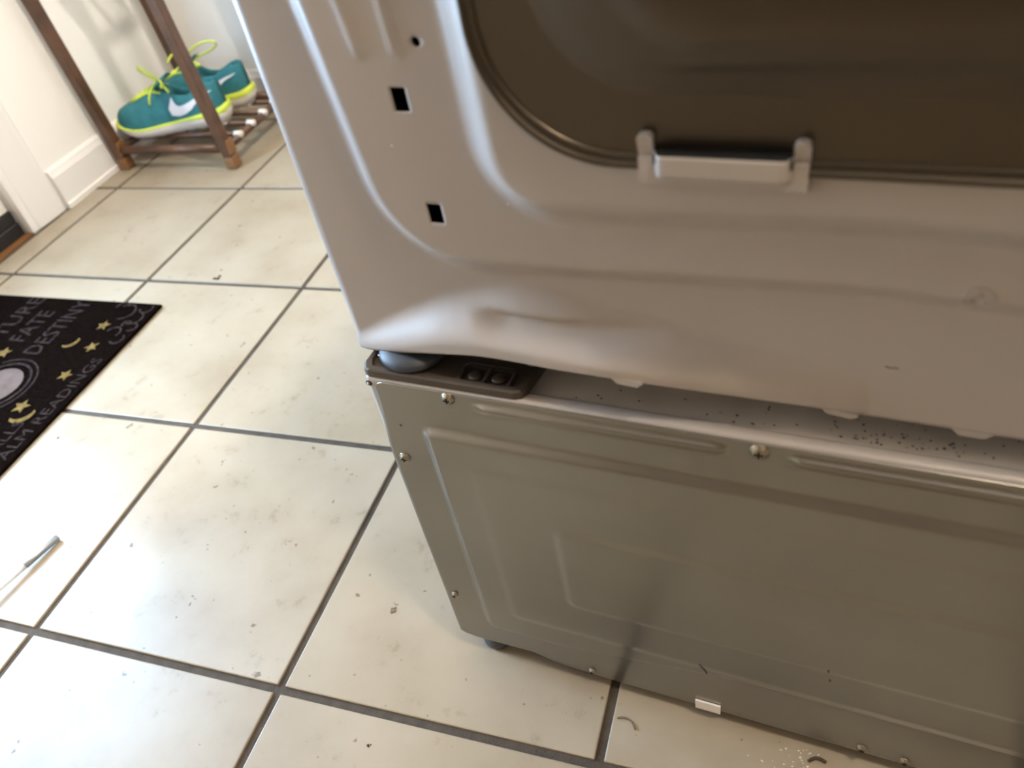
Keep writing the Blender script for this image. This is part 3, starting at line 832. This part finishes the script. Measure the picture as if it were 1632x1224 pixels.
def ellipse(a, b, n=28): return [(a * math.cos(2 * math.pi * k / n), b * math.sin(2 * math.pi * k / n)) for k in range(n)]
# text placed in floor metres (mat prints)
PRINTS = True
text('FUTURE', -.500, .415, .050, HALF, M_PRINT, sx=.95)
text('FATE', -.446, .462, .050, HALF, M_PRINT, sx=.78)
text('DESTINY', -.388, .434, .050, HALF, M_PRINT, sx=.75)
text('CRYSTAL BALLS', -.2800, .078, .029, HALF, M_PRINT, sx=1.05)
text('PALM READINGS', -.2505, .203, .029, HALF, M_PRINT, sx=1.1)
for x, y, s_, a in ((-.3153, .5204, .0135, .4), (-.2964, .466, .0135, .9), (-.293, .3967, .0135, .2), (-.461, .434, .015, .5), (-.3162, .322, .016, .3), (-.41, .29, .013, .1), (-.5, .33, .013, .7)):
    flat('star', star(), M_GOLD, x, y, a, s_)
flat('crescent', moon(), M_GOLD, -.302, .310, 2.2, .022)
flat('crescent', moon(), M_GOLD, -.350, .476, 2.4, .017)
flat('crystal_ball', ellipse(.042, .042), M_BALL, -.402, .358)
def arc_strip(name, cx, cy, r0, r1, a0, a1, n=20):
    P = [(cx + r0 * math.cos(a0 + (a1 - a0) * k / n), cy + r0 * math.sin(a0 + (a1 - a0) * k / n)) for k in range(n + 1)]
    P += [(cx + r1 * math.cos(a1 - (a1 - a0) * k / n), cy + r1 * math.sin(a1 - (a1 - a0) * k / n)) for k in range(n + 1)]
    return flat(name, P, M_PRINT, 0, 0)
arc_strip('ball_ring', -.402, .358, .052, .056, -1.2, 2.4)
arc_strip('ball_ring', -.402, .358, .063, .066, -1.0, 2.2)
for cx, cy, r0, a0, a1 in ((-.300, .560, .018, -1.6, 2.4), (-.268, .545, .014, -2.5, 1.2), (-.262, .572, .010, -3.0, 1.0), (-.283, .505, .012, -.6, 3.0), (-.262, .490, .010, -2.6, 1.0), (-.315, .573, .010, .2, 3.4), (-.256, .522, .008, -2.0, 2.0), (-.272, .528, .006, 0, 4)):
    arc_strip('swirl', cx, cy, r0, r0 + .0035, a0, a1, 12)
arc_strip('border_line', -.62, .2, .001, .002, 0, 3, 6)

# ------------------------------------------------------------------ steel rod on the tiles
tip = Vector((-.0640, .1185, .0052)); back_ = Vector((-.1010, -.0630, .0150))
dv = (back_ - tip)
rodt = thing('nut_driver', 'slim bright steel rod with grey tip lying on a tile at the left edge', 'tool', tip)
def rp(f): return dv * f
tag(tube('grey_tip', [rp(0), rp(.004), rp(.262), rp(.265)], [.0032, .0042, .0046, .0040], M_GREYMETAL, rodt, 14), 'grey knurled tip')
tag(tube('shaft', [rp(.262), rp(.72)], .0041, M_WHITEROD, rodt, 14), 'bright steel shaft')
tube('handle', [rp(.70), rp(.71), rp(.75), rp(.95), rp(1.25), rp(1.30)], [.006, .010, .0125, .011, .0145, .009], M_HANDLE, rodt, 12)

# ------------------------------------------------------------------ dirt on the floor
def crumb(x, y, s_, label, m=M_DIRT, seed=0):
    rnd = random.Random(seed); bm = bmesh.new()
    for k in range(4):
        r = bmesh.ops.create_icosphere(bm, subdivisions=1, radius=s_ * rnd.uniform(.4, .8))
        off = Vector((rnd.uniform(-s_, s_), rnd.uniform(-s_, s_), 0)) * .8
        for v in r['verts']: v.co = Vector((v.co.x * rnd.uniform(.7, 1.2), v.co.y * rnd.uniform(.7, 1.2), abs(v.co.z) * .5 if v.co.z > 0 else 0)) + off
    o = bm_obj('dirt_crumb', bm, m); o.location = (x, y, .0002)
    return tag(o, label, 'dirt', 'crumbs of dirt on the tiles')
def fl(u, v):
    d = M.to_3x3() @ Vector(((u - 816) / 1282.96, -(v - 612) / 1282.96, -1)); return CAM + d * (-CAM.z / d.z)
p = fl(626, 971); crumb(p.x, p.y, .0042, 'brown dirt crumb on the tile left of the pedestal foot', M_TANDIRT, 1)
p = fl(346, 442); crumb(p.x, p.y, .0060, 'small dark crumb below the rack, beside a grout line', M_DIRT, 2)
p = fl(92, 699); crumb(p.x, p.y, .0022, 'tiny dark crumb just right of the doormat edge', M_DIRT, 3)
p = fl(588, 1188); crumb(p.x, p.y, .0020, 'tiny reddish crumb at the bottom edge of the picture', M_DIRT, 4)
# curled bits near the front of the pedestal
p = fl(990, 1150); q2_ = fl(1012, 1158)
cb = tubes('lint_thread', [bez((p.x - .004, p.y + .002, .0010), (p.x + .004, p.y + .006, .0020), (p.x + .010, p.y + .003, .0010), (p.x + .014, p.y - .005, .0010))], .0008, M_TANDIRT)
tag(cb, 'short curled brown lint thread in front of the pedestal, beside a grout line', 'lint')
p = fl(1300, 1217)
tag(tubes('lint_thread', [bez((p.x - .006, p.y, .0014), (p.x, p.y + .006, .004), (p.x + .008, p.y + .002, .0014))], .0014, M_DIRT), 'short bent dark thread among pale debris at bottom right', 'lint')
V, F = [], []
for k in range(34):
    p = fl(random.gauss(1262, 34), 1207 + random.uniform(-14, 34)); s_ = random.uniform(.0005, .0012); h = s_ * 1.1; b = len(V); a = random.random() * 3
    V += [(p.x + s_ * math.cos(a + t) * (1.6 if t in (0, 3.1) else .7), p.y + s_ * math.sin(a + t) * 1.0, .0003) for t in (0, 1.5, 3.1, 4.6)] + [(p.x, p.y, h)]
    F += [(b, b + 1, b + 4), (b + 1, b + 2, b + 4), (b + 2, b + 3, b + 4), (b + 3, b, b + 4)]
deb = mesh_obj('grit', V, F, M_FOAM); tag(deb, 'scattered pale grit on the tile in front of the pedestal', 'grit', None, 'stuff')

# ------------------------------------------------------------------ ceiling lamp and fittings for two added fill lights (outside the frame)
for loc, lab in ((LAMP_LOC, 'round flush ceiling lamp above the dryer'), (ROOM_FILL_LOC, 'added fill lamp above the photographer'), (FAR_FILL_LOC, 'added fill lamp in the far corner behind the photographer')):
    t = thing('ceiling_lamp', lab, 'lamp', (loc[0], loc[1], H))
    lathe('lamp_base', [(.11, -.001), (.11, -.015), (.10, -.018)], M_TRIM, t, 32)
    lathe('lamp_stem', [(.012, -.018), (.012, -.045)], M_TRIM, t, 12)
